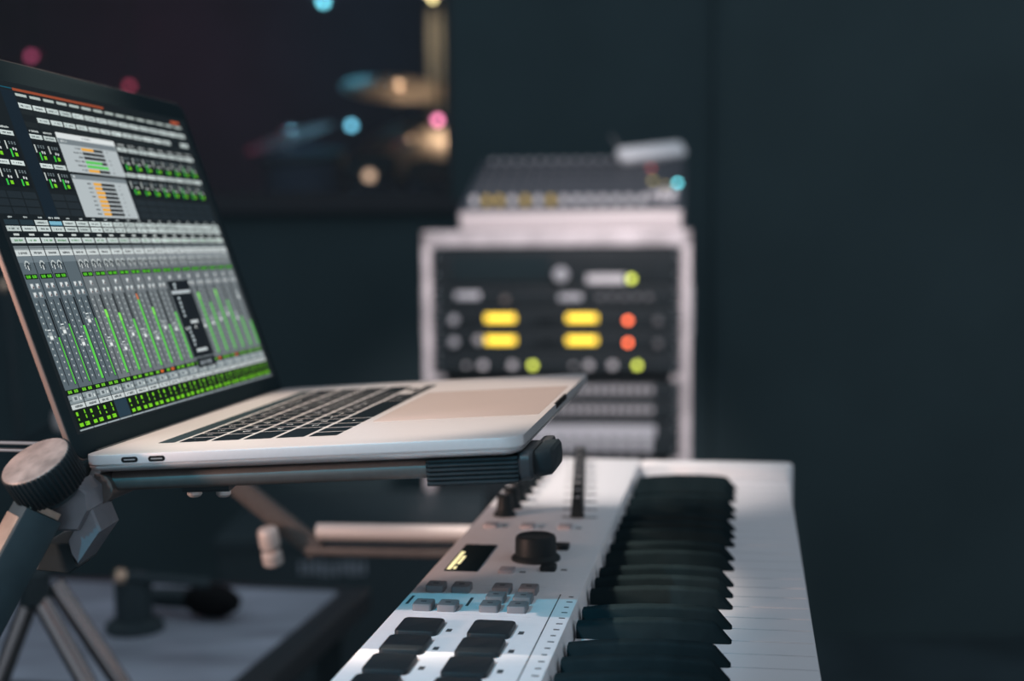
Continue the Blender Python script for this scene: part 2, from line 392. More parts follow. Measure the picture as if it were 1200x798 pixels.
for i in range(NS):
    x = SX(i); w = 1.2 if i in (0, 1, 3) else 2.6
    ui.q(x+14.1-w/2, 38.6, x+14.1+w/2, LEV[i], (92, 208, 74), 3)
    if i in (4, 5, 8, 13, 15): ui.q(x+14.1-w/2-.3, LEV[i]-5, x+14.1+w/2+.3, LEV[i], (130, 232, 90), 4)
    if i == 7: ui.q(x+13.2, LEV[i], x+15, 87, (226, 120, 60), 4)
    c = CAP[i]
    ui.q(x+4.1, c-2.2, x+7.9, c+2.4, (150, 158, 160), 4); ui.q(x+4.4, c-1.6, x+7.6, c+.2, (232, 238, 236), 5); ui.q(x+4.2, c+3.3, x+7.8, c+4, (214, 222, 222), 4)
    ui.q(x+.4, 33.2, x+XP-.8, 36, (16, 26, 18), 2)
    for kx in (2.2, 9.4):
        red = i in (7, 8, 13, 15) and kx > 5
        ui.q(x+kx, 33.8, x+kx+2, 35.5, (226, 110, 50) if red else (110, 196, 44), 3); ui.q(x+kx+2.4, 33.8, x+kx+4.4, 35.5, (226, 110, 50) if red else (110, 196, 44), 3)
    ui.q(x+.3, 27.8, x+XP-.7, 32.9, (132, 144, 148), 2); ui.q(x+4.4, 29, x+11.6, 32, (172, 182, 184), 3); ui.q(x+6.6, 29.6, x+9.6, 31.4, (92, 102, 106), 4)
    ui.q(x+.3, 29.6, x+3.2, 30.4, (92, 102, 106), 3); ui.q(x+13, 29.2, x+14.6, 31, (214, 222, 220), 3)
    ui.q(x+.3, 24.6, x+XP-.7, 27.5, (198, 206, 206), 2); text(x+3.2, 25.2, x+13, 26.9, (60, 68, 72), 3, .85)
    if i == 3: ui.q(x+.2, 13.6, x+XP-.4, 24.2, (36, 58, 72), 2)
    else:
        ui.q(x+.2, 13.6, x+XP-.4, 24.2, (13, 24, 16), 2)
        ui.q(x+2.4, 20.8, x+4.8, 23, LG, 3); ui.q(x+2.9, 18.2, x+4.4, 19.4, LG, 3); ui.q(x+2.2, 14.6, x+6.6, 16.6, LG, 3)
        ui.q(x+9.2, 14.6, x+14.2, 16.8, LG, 3); ui.q(x+12.2, 21.4, x+13.5, 23.6, LG, 3); ui.q(x+12.4, 18.6, x+13.7, 20.6, LG, 3); ui.q(x+9.9, 15.3, x+10.5, 16.2, (13, 40, 16), 4)
    ui.q(x+.4, 12.3, x+XP-.4, 13.2, (150, 162, 166), 2)
# the three floating windows
ui.q(112.5, 167.8, 194, 193.4, (178, 187, 190), 5); ui.q(112.5, 189.8, 194.5, 193.4, (216, 222, 222), 6); ui.q(112.5, 186, 194, 189.6, (118, 128, 133), 6)
text(146, 191, 160, 192.2, (120, 128, 132), 7); text(115, 187, 124, 188.7, (205, 212, 212), 7)
for k, (fr_, cc) in enumerate(((.56, OR), (0, OR), (0, OR), (.76, (86, 200, 84)), (1., (86, 200, 84)), (.5, OR))):
    hh = 183.2-2.87*k; ui.q(141, hh, 171.5, hh+1.9, (42, 46, 48), 6); ui.q(141, hh, 141+30.5*fr_+.01, hh+1.9, cc, 7)
    text(139.5-R_.uniform(6, 15), hh+.3, 139.8, hh+1.6, (70, 76, 80), 6, .85); text(176, hh+.3, 179.5, hh+1.6, (120, 128, 132), 6)
ui.q(113.2, 138.3, 191.5, 166.2, (178, 187, 190), 5); ui.q(113.2, 163.2, 191.5, 166.2, (118, 128, 133), 6); text(115.5, 163.8, 119, 165.6, (205, 212, 212), 7)
for k in range(8):
    hh = 159.8-2.87*k; ui.q(140.6, hh, 171, hh+1.9, (42, 46, 48), 6); ui.q(140.6, hh, 140.6+R_.uniform(10, 12.5), hh+1.9, OR, 7)
    text(131.5, hh+.3, 137.2, hh+1.6, (70, 76, 80), 6, .9); text(176, hh+.3, 179.5, hh+1.6, (120, 128, 132), 6)
ui.q(200, 38.6, 236.5, 93.6, (20, 27, 33), 5)
ui.q(201.5, 84.2, 234, 86.6, (178, 188, 192), 6); ui.q(216, 62.3, 229, 64.6, (190, 198, 200), 6); ui.q(209, 42, 228, 44.2, (190, 200, 202), 6)
for hh in (91, 88.6, 81, 77.6, 74.6, 71.5, 68.4, 59.4, 56.4, 53.4, 50.4, 47.4): ui.q(208, hh-.9, 211+R_.uniform(0, 2), hh+.9, (170, 182, 186), 6)
ui.q(202, 31, 236, 37.6, (26, 33, 38), 5); text(208, 32.5, 228, 35.8, (150, 160, 166), 6, .9)
me = bpy.data.meshes.new('screen_image')
me.from_pydata([((t*lca-h*lsa+HQ)/1000, p/1000, (t*lsa+h*lca)/1000) for p, h, t in ui.v], [], ui.f)
ca = me.color_attributes.new('Col', 'FLOAT_COLOR', 'CORNER')
for p, c in zip(me.polygons, ui.c):
    for li in p.loop_indices: ca.data[li].color = (*lin(tuple(max(0, min(255, v)) for v in c)), 1)
sm = bpy.data.materials.new('lit_screen'); sm.use_nodes = True; nt = sm.node_tree; pb = nt.nodes['Principled BSDF']
at = nt.nodes.new('ShaderNodeVertexColor'); at.layer_name = 'Col'; nt.links.new(at.outputs[0], pb.inputs['Emission Color'])
pb.inputs['Emission Strength'].default_value = 1.0; pb.inputs['Base Color'].default_value = (.004, .004, .004, 1); pb.inputs['Roughness'].default_value = .3; pb.inputs['Specular IOR Level'].default_value = .15
me.materials.append(sm)
so = bpy.data.objects.new('screen_image', me); COL.objects.link(so); so.parent = lid

# ================================================================== midi keyboard  (local x = towards the player, y = up the scale, z = up; mm)
KB = thing('midi_keyboard', 'white controller keyboard with pads, knobs, faders and piano keys below the laptop', 'keyboard', (.1031976, .4044006, .9640663), Matrix.Rotation(-.1528, 3, 'Z'))
W = 23.5; HP = 13.6; VL, VR = -241.3, -137.6
N0, N1 = -38, 868
b = MB()
prof = [(VL+2, -20), (VL, -16), (VL, HP-2.5), (VL+.8, HP-.7), (VL+2.5, HP), (VR-1.2, HP), (VR-.3, HP-.4), (VR, HP-1.3), (VR+2.2, -5), (VR+2.2, -20)]
b.loft([[(x, n, z) for x, z in prof] for n in (N0, N0+2, N1-2, N1)])
b.build('control_panel', M_WHITEPL, KB)
b = MB(); b.rbox(VL+6, 1, N0+1, N1-1, -24.5, -19.5, 6, 1, 4); b.build('bottom_tray', M_DARKPLASTIC, KB)
for n0, n1 in ((36*W+.8, N1), (N0, -.8)):
    b = MB(); b.rbox(VR+.5, 3.5, n0, n1, -30, HP, 7, 1.8, 5); b.build('end_cheek', M_WHITEPL, KB)
wk = None
prof = [(VR+2.6, -18), (VR+2.6, 0), (-1.6, 0), (-.45, -.45), (0, -1.6), (0, -15), (-1, -16), (-3, -18)]
for i in range(36):
    if wk is None:
        b = MB(); b.loft([[(x, .7, z-.15) for x, z in prof], [(x, .85, z) for x, z in prof], [(x, W-.85, z) for x, z in prof], [(x, W-.7, z-.15) for x, z in prof]])
        wk = b.build('white_key', M_WKEY, KB)
    else: copy_part(wk, KB, (0, i*W/1000, 0))
bk = None
offs = {1: -2.4, 2: 2.4, 4: -3, 5: 0, 6: 3}
bp_ = [(VR+3, 8.2), (-120, 10.2), (-100, 11.6), (-80, 11.9), (-64, 11.4), (-57, 10.6), (-55, 9.4), (-46.3, -.5)]
for o in range(5):
    for kk, off in offs.items():
        n = (o*7+kk)*W+off
        if bk is None:
            b = MB(); L = []
            for x, z in bp_:
                L.append([(x, -5.6, -2), (x, -5.2, z-1.4), (x, -4.5, z-.4), (x, -3.4, z), (x, 3.4, z), (x, 4.5, z-.4), (x, 5.2, z-1.4), (x, 5.6, -2)])
            b.loft(L); bk = b.build('black_key', M_BKEY, KB, smooth=50); bk.location = (0, n/1000, 0)
        else: copy_part(bk, KB, (0, n/1000, 0))
# pads
pd = None
for n0 in (294.3, 261.6, 228.9, 196.2):
    for v0 in (-228.6, -188.4):
        if pd is None:
            b = MB(); b.rbox(0, 23.6, 0, 26.6, HP-1, HP+3.0, 3.2, 1.3, 4); pd = b.build('drum_pad', M_PAD, KB); pd.location = (v0/1000, n0/1000, 0)
        else: copy_part(pd, KB, (v0/1000, n0/1000, 0))
# keycap style buttons
bt = None
for n, v in ((389, -226), (389, -210), (348.3, -224.2), (348.3, -209.7), (389, -185), (389, -168.8), (369.1, -185.2), (369.1, -169), (350.1, -185.3), (350.1, -169)):
    if bt is None:
        b = MB(); b.rbox(-5.6, 5.6, -6.5, 6.5, HP-.5, HP+4.2, 1.5, .8, 3); bt = b.build('button', M_GREYBTN, KB)
        b = MB(); b.rbox(-1.6, 1.6, -1, 1, HP+4.2, HP+4.28, .3, 0); b.build('button_symbol', M_MARK, bt); bt.location = (v/1000, n/1000, 0)
    else: copy_part(bt, KB, (v/1000, n/1000, 0))
sb = None
for n, v, dk in ((567.5, -225, 0), (568, -197.8, 0), (568, -170, 0), (437.5, -190.5, 0), (504.5, -164, 1), (446, -164.9, 1)):
    b = MB(); b.rbox(-5, 5, -5.8, 5.8, HP-.5, HP+2.2+dk, 1.5, .6, 3)
    o = b.build('small_button', M_GREYBTN if dk else M_LIGHTBTN, KB)
    if dk: o.data.materials[0] = M_KNOB
    o.location = (v/1000, n/1000, 0)
    if n != 504.5:
        b = MB(); b.rbox(v+8, v+12, n-1.6, n+1.6, HP, HP+.1, .3, 0); b.build('printed_label', M_MARK, KB)
# display
b = MB(); b.rbox(-231.6, -209.6, 434.5, 508.3, HP-.3, HP+.35, .8, .15); dsp = b.build('display', M_BEZEL, KB)
b = MB()
for v0, v1, n0, n1 in ((-230.4, -227.6, 438, 486), (-226.6, -224.6, 452, 474), (-226.4, -224.8, 439, 446)):
    n = n0
    while n < n1:
        w = random.uniform(2, 5); b.box(v0, v1, n, min(n+w, n1), HP+.36, HP+.40); n += w+.9
b.build('display_text', glow('display_glow', (1, .87, .45), 1.5), dsp)
# big encoder
b = MB(); b.lathe([(16.4, HP-.2), (16.4, HP+1.4), (15.6, HP+2.4), (13.6, HP+4.2)], 40, (-177.2, 472.9, 0)); en = b.build('encoder_skirt', M_KNOB, KB)
b = MB(); b.lathe([(13.9, HP+3), (13.6, HP+14.2), (12.9, HP+15.8), (11.5, HP+16.5), (10.5, HP+16.2)], 40, (-177.2, 472.9, 0)); b.build('encoder_cap', M_KNOB, KB)
# knobs and faders
kn = None; fd = None
for i in range(9):
    n = 606+29.4*i
    if kn is None:
        b = MB(); b.lathe([(9, HP-.2), (8.8, HP+1.4), (7.2, HP+3.2), (6.3, HP+5), (5.7, HP+15.6), (5, HP+16.4)], 22)
        kn = b.build('knob', M_KNOB, KB); b = MB(); b.box(-.5, .5, 1.5, 5.2, HP+16.3, HP+16.5); b.build('pointer', M_PALE, kn)
        kn.location = (-.2215, n/1000, 0)
    else: copy_part(kn, KB, (-.2215, n/1000, 0))
    fv = -165.5-.112*(n-606)
    b = MB(); b.box(fv-12, fv+15, n-1.6, n+1.6, HP-.2, HP+.06); b.build('fader_slot_and_shadow', M_BLACK, KB)  # slot drawn wide so its black also stands for the cap's shadow
    if fd is None:
        b = MB(); b.hexa([(-5, -4.4, HP+.5), (5, -4.4, HP+.5), (5, 4.4, HP+.5), (-5, 4.4, HP+.5), (-3.2, -4, HP+15.5), (3.2, -4, HP+15.5), (3.2, 4, HP+15.5), (-3.2, 4, HP+15.5)])
        fd = b.build('fader_cap', M_KNOB, KB); b = MB(); b.box(-.5, .5, -4.1, 4.1, HP+15.4, HP+15.65); b.build('fader_line', M_PALE, fd)
        fd.location = (fv/1000, n/1000, 0)
    else: copy_part(fd, KB, (fv/1000, n/1000, 0))
# printed lines and labels
b = MB(); b.box(-149.5, -148.8, 150, 387.6, HP, HP+.06); b.build('printed_line', M_MARK, KB)
for k in range(17):
    n = 383-11.2*k; b = MB(); b.box(-143.6, -139.9-random.uniform(0, 1), n-.9, n+.9, HP, HP+.06); b.build('printed_label', M_MARK, KB)
for n0 in (294.3, 261.6, 228.9):
    for v0 in (-228.6, -188.4):
        b = MB(); b.box(v0+26.8, v0+29.8, n0+10, n0+15.5, HP, HP+.06); b.build('printed_label', M_MARK, KB)
for v0 in (-236.5, -200.5):
    b = MB(); b.box(v0-.9, v0+.9, 356, 374, HP, HP+.06); b.build('printed_label', M_MARK, KB)
for n in (402.5, 337.5):
    b = MB(); b.box(-232, -160, n-.15, n+.15, HP, HP+.04); b.build('printed_line', mat('pale_print', (.5, .5, .52), .6), KB)
for v, n in ((-215, 60), (-165, 60)):
    b = MB(); b.tube([(v-4, n, HP-4), (v+4, n, HP-4)], 22, 28); b.build('wheel', M_GREYBTN, KB)

# ================================================================== laptop stand
ST = thing('laptop_stand', 'dark tubular stand with ribbed rubber arms and a big knurled knob under the laptop', 'stand', (-.25, .75, .9))
ST.location = (0, 0, 0)
def arm(p, near):
    b = MB(); cs = rrect(-11, 11, -21.6, -10.7, 5.2, 4)
    b.loft([[(q, p+x, z) for x, z in cs] for q in (12, 212)]); b.build('arm_tube', M_POWDER, ST, xf=LM)
    def cs2(g):                       # ribbed rubber sleeve: ridges run along the arm
        pts = []
        n_ = 6
        for k in range(n_*2+1): pts.append((-13.5-(1.3 if k % 2 else 0)+g, -10.7-14.2*k/(n_*2)))
        pts += [(-9+g, -25.6), (9, -25.6), (13, -24), (13, -10.7)]
        return pts
    qe = 237 if near else 214
    b = MB(); b.loft([[(q, p+x, z) for x, z in cs2(g)] for q, g in ((188, 1.5), (190, 0), (qe-2, 0), (qe, .8))]); b.build('rubber_sleeve', M_RUBBER, ST, xf=LM, smooth=25)
    if not near: return
    def el(q, i, a=0): return [(q, p+x+a, z) for x, z in rrect(-14+i, 34-i, -24.5+i*.6, -8.6-i*.6, 5, 4)]
    b = MB(); b.loft([el(236.5, 1.5), el(238.5, 0), el(243, 0), el(244.5, 1.2)]); b.build('end_stop', M_DARKPLASTIC, ST, xf=LM)
    b = MB(); b.loft([el(243.5, 3, 4), el(246, 1.5, 6), el(252.5, 1.5, 10), el(254, 4, 10)]); b.build('stop_pad', M_RUBBER, ST, xf=LM)
    b = MB(); b.rbox(241, 248, p+22, p+62, -23, -10.6, 2.5, 1, 3, bb=1); b.build('stop_bar', M_DARKPLASTIC, ST, xf=LM)
arm(19, True); arm(300, False)
def wb(): return MB()
A0, A1 = lapw(14, 19, -18), lapw(14, 300, -18)
# cross tube behind the hinge joins both arms
b = wb(); b.tube([lapw(6, 4, -19), lapw(6, 318, -19)], .0085, 14); b.build('cross_tube', M_POWDER, ST, 1)
# knurled clamp knob
kc = P(41, 540, .712); ka = Vector((-.30, -.44, .845)).normalized()
KXF = Matrix.Translation(kc) @ axis_frame(ka).to_4x4()
b = MB(); nt_ = 44; L = []
def kl(r, z, d): return [((r*1.1-(d if k % 4 in (2, 3) else 0))*math.cos(2*math.pi*k/(nt_*4)), (r*1.1-(d if k % 4 in (2, 3) else 0))*math.sin(2*math.pi*k/(nt_*4)), z) for k in range(nt_*4)]
b.loft([kl(17.0, -19, .9), kl(17.6, -18, .9), kl(17.9, -1.0, .9), kl(17.5, -.3, .9), kl(16.9, 0, .5)])
kb_ = b.build('clamp_knob', M_KNOB, ST, xf=KXF)
b = MB(); b.lathe([(18.6, -.2), (18.2, .25), (16.6, .55), (3, .75), (1.2, .5)], 48); b.build('knob_top', M_KNOBTOP, kb_, xf=KXF)
b = MB(); b.lathe([(12.5, -24), (12.5, -18.5)], 32); b.build('knob_collar', M_STANDSIDE, ST, xf=KXF)
# square arm running down to the left
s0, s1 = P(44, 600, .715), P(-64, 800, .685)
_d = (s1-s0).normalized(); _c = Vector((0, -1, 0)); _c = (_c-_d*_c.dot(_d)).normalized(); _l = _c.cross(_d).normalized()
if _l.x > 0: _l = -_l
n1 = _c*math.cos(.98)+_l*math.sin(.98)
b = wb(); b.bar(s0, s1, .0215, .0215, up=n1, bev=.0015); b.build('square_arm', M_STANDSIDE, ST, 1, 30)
b = wb(); b.bar(s0+n1*.0109+_d*.006, s1+n1*.0109, .0185, .0008, up=n1, bev=.0003); b.build('arm_lit_face', mat('warm_lit_steel', (.34, .27, .22), .45, .4, var=.2, scale=90), ST, 1, 30)  # lighter brown plate paints the lamplit side onto the near-black arm
b = wb(); b.bar(s0-_d*.0005, s0-_d*.004, .019, .019, up=n1, bev=.003); b.build('arm_cap', MATS['warm_lit_steel'], ST, 1, 30)
# polished clamp jaws below the knob
M_JAW = mat('cast_jaw', (.20, .21, .235), .4, .4, var=.08, scale=120)
def jaw(pix, Y, th, m, name):
    f0 = [P(x, y, Y) for x, y in pix]; bk_ = [p+Vector((.004, th, .002)) for p in f0]
    b = wb(); n_ = len(f0); ctr = sum(f0, Vector())/n_
    f1 = [p.lerp(ctr, .10)+Vector((0, -.0012, 0)) for p in f0]
    b.loft([[tuple(p) for p in bk_], [tuple(p) for p in f0], [tuple(p) for p in f1]]); return b.build(name, m, ST, 1, 25)
jaw([(57, 592), (88, 566), (102, 577), (104, 598), (92, 622), (66, 622)], .722, .016, M_JAW, 'clamp_jaw')
jaw([(80, 634), (104, 585), (119, 622), (92, 662), (84, 650)], .726, .018, M_JAW, 'clamp_jaw')
jaw([(86, 566), (92, 546), (103, 578), (94, 590)], .734, .02, M_STANDSIDE, 'clamp_jaw')
jaw([(98, 572), (108, 548), (121, 549), (106, 582)], .738, .012, M_STEEL, 'clamp_bracket')
jaw([(42, 668), (56, 634), (84, 638), (92, 664), (82, 672)], .730, .02, M_STANDSIDE, 'clamp_block')
b = wb(); b.tube([P(95, 610, .75), lapw(6, 12, -19)], .008, 12); b.build('clamp_post', M_STANDSIDE, ST, 1)

# far supporting frame of the stand: brace, wing knob and rails that carry the keyboard
KS = thing('keyboard_stand', 'steel keyboard stand with diagonal brace and level arms behind the laptop tube', 'stand', (-.2, 1.2, 0))
KS.location = (0, 0, 0)
YF = 1.20
b = wb(); b.bar(P(258, 552, YF), P(372, 645, YF), .018, .012, up=(0, 1, 0), bev=.002); b.build('diagonal_brace', M_POWDER, KS, 1, 30)
e0, e1 = P(372, 623, YF), P(372, 623, YF)+Vector((.36, -.035, 0))
b = wb(); b.tube([e0, e1], .0078, 16); b.build('support_arm', mat('bright_steel', (.66, .61, .58), .4, .4), KS, 1)
r0 = P(360, 644, YF); b = wb(); b.bar(r0, r0+Vector((.36, -.035, -.002)), .016, .008, bev=.002); b.build('lower_rail', M_POWDER, KS, 1, 30)
wkc = P(315, 630, YF-.02)
b = MB(); b.lathe([(6, -9), (9, -8), (9, 6), (8, 8), (4, 9.5)], 20); wg = b.build('wing_knob', MATS['bright_steel'], KS, xf=Matrix.Translation(wkc) @ axis_frame((-.1, -.25, 1)).to_4x4())
b = MB(); b.lathe([(7, -26), (9, -24.5), (9, -15), (7, -13)], 20); b.build('knob_ring', MATS['bright_steel'], KS, xf=Matrix.Translation(wkc) @ axis_frame((-.1, -.25, 1)).to_4x4())
b = wb(); b.bar(P(258, 552, YF), P(268, 540, YF)+Vector((-.06, .0, .02)), .018, .012, up=(0, 1, 0), bev=.002); b.build('brace_end', M_POWDER, KS, 1, 30)
# columns down to the floor and near arm under the low end of the keyboard
col0 = P(330, 650, YF); 
b = wb(); b.bar(Vector((.06, YF-.03, .02)), Vector((.06, YF-.03, r0.z+.0)), .035, .035, up=(0, 1, 0), bev=.004); b.build('column', M_STANDSIDE, KS, 1, 30)
b = wb(); b.bar(Vector((-.25, YF-.03, .02)), Vector((.42, YF-.03, .02)), .04, .04, bev=.006); b.build('foot_bar', M_STANDSIDE, KS, 1, 30)
b = wb(); b.bar(Vector((-.12, .50, .9265)), Vector((.22, .46, .9265)), .03, .024, bev=.004); b.build('support_arm', M_POWDER, KS, 1, 30)
b = wb(); b.bar(Vector((.06, .50, .02)), Vector((.06, .50, .915)), .035, .035, up=(0, 1, 0), bev=.004); b.build('column', M_STANDSIDE, KS, 1, 30)
b = wb(); b.bar(Vector((-.35, .50, .02)), Vector((.35, .50, .02)), .04, .04, bev=.006); b.build('foot_bar', M_STANDSIDE, KS, 1, 30)
b = wb(); b.bar(Vector((.06, YF-.03, .35)), Vector((.06, .50, .35)), .03, .03, bev=.004); b.build('cross_rail', M_STANDSIDE, KS, 1, 30)

# ================================================================== rack with gear
RY = 2.75; RYAW = -.08
RROT = Matrix.Rotation(RYAW, 3, 'Z')
rl, rr = P(494, 400, RY), P(809, 400, RY)
rcx = (rl.x+rr.x)/2; rw = (rr.x-rl.x); rtop = P(650, 270, RY).z
RK = thing('rack_case', 'black equipment rack with worn silver edge rails and a mixer on top', 'rack', (rcx, RY, 0), RROT)
hw = rw/2; PXM = RY/F
def rb(x0, x1, y0, y1, z0, z1, name, m, bev=.004):
    b = MB(); b.rbox(x0*1000, x1*1000, y0*1000, y1*1000, z0*1000, z1*1000, bev*1000, bev*500, 2, bb=bev*300); return b.build(name, m, RK)
rb(-hw+.006, -hw+.02, .03, .50, .03, rtop-.01, 'side_panel', M_RACKPLY); rb(hw-.02, hw-.006, .03, .50, .03, rtop-.01, 'side_panel', M_RACKPLY)
rb(-hw+.006, hw-.006, .03, .50, rtop-.018, rtop-.004, 'top_panel', M_RACKPLY); rb(-hw+.006, hw-.006, .03, .50, .03, .05, 'bottom_panel', M_RACKPLY)
rb(-hw+.02, hw-.02, .485, .5, .05, rtop-.018, 'back_panel', M_RACKPLY)
pw_ = .040
for s_ in (-1, 1):
    x0, x1 = (-hw, -hw+pw_*.45) if s_ < 0 else (hw-pw_*.45, hw)
    rb(x0, x1, 0, .035, .03, rtop, 'edge_rail', M_RACKEDGE)
    x0, x1 = (-hw+pw_*.45, -hw+pw_*1.05) if s_ < 0 else (hw-pw_*1.0, hw-pw_*.45)
    rb(x0, x1, .006, .035, .05, rtop-.02, 'rack_rail', M_RACKEDGE, .002)
    for zc in (rtop-.16, rtop-.62):
        xx = (-hw-.004, -hw+.012) if s_ < 0 else (hw-.012, hw+.004)
        rb(xx[0], xx[1], .01, .05, zc-.05, zc+.05, 'latch', M_STEEL, .003)
rb(-hw, hw, 0, .035, rtop-.032, rtop, 'edge_rail', M_RACKEDGE)
rb(-hw, hw, 0, .035, .0, .05, 'edge_rail', M_RACKEDGE)
RMX = Matrix.Translation((rcx, RY, 0)) @ RROT.to_4x4()
uw = hw-.021
UN = 0
def rx(px): return (px-651.5)*PXM        # photo column -> position across the rack front
def rz(py): return P(650, py, RY).z
def unit(y0, y1, name, label, m=M_UNIT):
    z0, z1 = rz(y1)+.0008, rz(y0)-.0008
    t = thing(name, label, 'rack unit', RMX @ Vector((0, .002, z0)), RROT, 'units screwed into the rack')
    b = MB(); b.rbox(-uw*1000, uw*1000, -3, 3, 0, (z1-z0)*1000, 1, .6, 2); b.build('front_panel', m, t)
    b = MB(); b.box(-215, 215, 3, 330, 1, (z1-z0)*1000-1); b.build('chassis', M_RACKPLY, t)
    for x in (-uw+.008, uw-.008):
        for z in ((z1-z0)*.25, (z1-z0)*.75):
            b = MB(); b.lathe([(3.4, 0), (3.4, 1.2), (2.2, 2)], 10); o = b.build('rack_screw', M_CHROME, t); o.location = (x, -.003, z); o.rotation_euler = (math.pi/2, 0, 0)
    return t, z0
def fknob(t, px, py, z0, r, d, m, name='knob'):
    b = MB(); b.lathe([(r, 0), (r, d*.8), (r*.8, d)], 16); o = b.build(name, m, t); o.location = (rx(px), -.003, rz(py)-z0); o.rotation_euler = (math.pi/2, 0, 0); return o
def fbox(t, px0, px1, py0, py1, z0, d, m, name, off=3):
    b = MB(); b.rbox(rx(px0)*1000, rx(px1)*1000, -d-off, -off+.5, (rz(py1)-z0)*1000, (rz(py0)-z0)*1000, .8, .4, 2); return b.build(name, m, t)
G_YEL = glow('yellow_display', (1, .66, .05), 2.6); G_RED = glow('red_led', (1, .16, .06), 7); G_LIME = glow('lime_led', (.70, .78, .10), 3.6)
t, z0 = unit(290, 333, 'recorder_unit', 'tall black rack unit with dark display, jog dial and lime power light')
fbox(t, 530, 645, 300, 328, z0, .8, M_BEZEL, 'display'); fknob(t, 658, 322, z0, 15, 14, M_SILVER, 'jog_dial'); fbox(t, 688, 733, 322, 332, z0, 3, M_PALE, 'card_slot')
fknob(t, 740, 327, z0, 6.5, 2.5, G_LIME, 'led')
t, z0 = unit(333.5, 359, 'processor_unit', 'slim grey-marked rack unit with one small brown dial')
fbox(t, 533, 562, 342, 350, z0, 1, M_SILVER, 'label_strip'); fbox(t, 655, 682, 345, 352, z0, 1, M_SILVER, 'label_strip'); fknob(t, 592, 351, z0, 7, 10, mat('brown_knob', (.2, .17, .16), .5), 'dial')
for k in range(5): fbox(t, 700+k*14, 708+k*14, 346, 351, z0, 1.5, M_GREYBTN, 'button')
for yy, lab in ((360, 'upper of two rack compressors with glowing yellow meter pairs'), (386, 'lower of two rack compressors with glowing yellow meter pairs')):
    t, z0 = unit(yy, yy+25.5, 'compressor_unit', lab)
    yc = yy+12.6
    for px in (586, 682):
        fbox(t, px-17.5, px+17.5, yc-4.2, yc+4.2, z0, .8, G_YEL, 'meter')
        for k in range(3): fknob(t, px-44+k*9, yc, z0, 3.4, 9, M_KNOB, 'knob')
    fknob(t, 736, yc+3, z0, 5.2, 2.2, G_RED, 'led'); fknob(t, 531, yc+2, z0, 9, 9, M_SILVER, 'input_dial'); fknob(t, 771, yc+4, z0, 7.5, 10, M_GREYBTN, 'output_dial')
    for k in range(3): fknob(t, 626+k*9, yc, z0, 3.4, 9, M_KNOB, 'knob')
    if yy > 380: fknob(t, 560, yc, z0, 8, 8, M_PALE, 'gain_dial')
t, z0 = unit(412, 438, 'preamp_unit', 'rack preamp with pale round buttons and two lime lights')
for px in (545, 565, 600, 672, 690, 718): fknob(t, px, 428, z0, 8 if px not in (545, 672) else 4, 7, M_PALE, 'push_button')
for px in (624, 747): fknob(t, px, 428, z0, 6.2, 2.2, G_LIME, 'led')
for yy in (446, 469):
    t, z0 = unit(yy, yy+22.5, 'patchbay', ('upper' if yy < 460 else 'lower')+' silver rack patchbay with a row of round jack sockets')
    fbox(t, 534, 766, yy+5, yy+17, z0, 1, M_GREYBTN, 'socket_strip')
    for k in range(24):
        o = fknob(t, 539+k*9.7, yy+11, z0, 4.2, 5, M_PALE, 'jack_socket')
t, z0 = unit(493, 534, 'vented_unit', 'large silver rack unit with two rows of square vents at the rack bottom', M_UNIT)
fbox(t, 534, 768, 498, 512, z0, 1, M_SILVER, 'grille')
for k in range(15):
    fbox(t, 535+k*15.6, 545+k*15.6, 513, 529, z0, 5, M_SILVER, 'vent_block')
for yy in (540, 592, 644):
    t, z0 = unit(yy, yy+50, 'blank_panel', {540: 'plain black blank panel under the vented silver unit', 592: 'middle plain black blank panel low in the rack', 644: 'lowest plain black blank panel in the rack'}[yy])

# mixer on top of the rack
mfl, mbl = P(537, 262, RY+.02), P(577, 180, RY+.38)
MYAW = -.12
mxw = .455; mxc = (P(537, 265, RY+.03).x+P(799, 265, RY+.03).x)/2
MX = thing('audio_mixer', 'compact sloped mixing console with rows of pale and yellow knobs on the rack', 'mixer', (mxc, RY+.035, rtop), Matrix.Rotation(MYAW, 3, 'Z'))
zf = P(660, 246, RY+.03).z-rtop; zb = P(660, 186, RY+.38).z-rtop; md = .36
b = MB()
def mside(x): return [(x, 0, .0), (x, -.002, zf*.9), (x, .006, zf), (x, md-.02, zb), (x, md, zb-.01), (x, md, 0)]
b.loft([mside(-mxw/2), mside(-mxw/2+.003), mside(mxw/2-.003), mside(mxw/2)]); b.build('mixer_body', M_MIXFACE, MX, 1, 30)
b = MB(); b.rbox(-mxw*500+4, mxw*500-4, -6, 6, 2, zf*1000-2, 4, 2, 3, bb=1.5); b.build('front_lip', mat('mixer_lip', (.62, .56, .56), .45, .1), MX)
msl = math.atan2(zb-zf, md-.03)
MFM = Matrix.Translation((0, .008, zf+.0005)) @ Matrix.Rotation(msl, 4, 'X')
ml = (md-.03)/math.cos(msl)
b = MB(); b.rbox(-mxw*500+6, mxw*500-6, 2, ml*1000-2, 0, 1.5, 3, .5); b.build('face_plate', M_MIXFACE, MX, xf=MFM)
nch = 14
M_GLOSSCAP = mat('glossy_white_cap', (.85, .84, .86), .12, coat=.5)
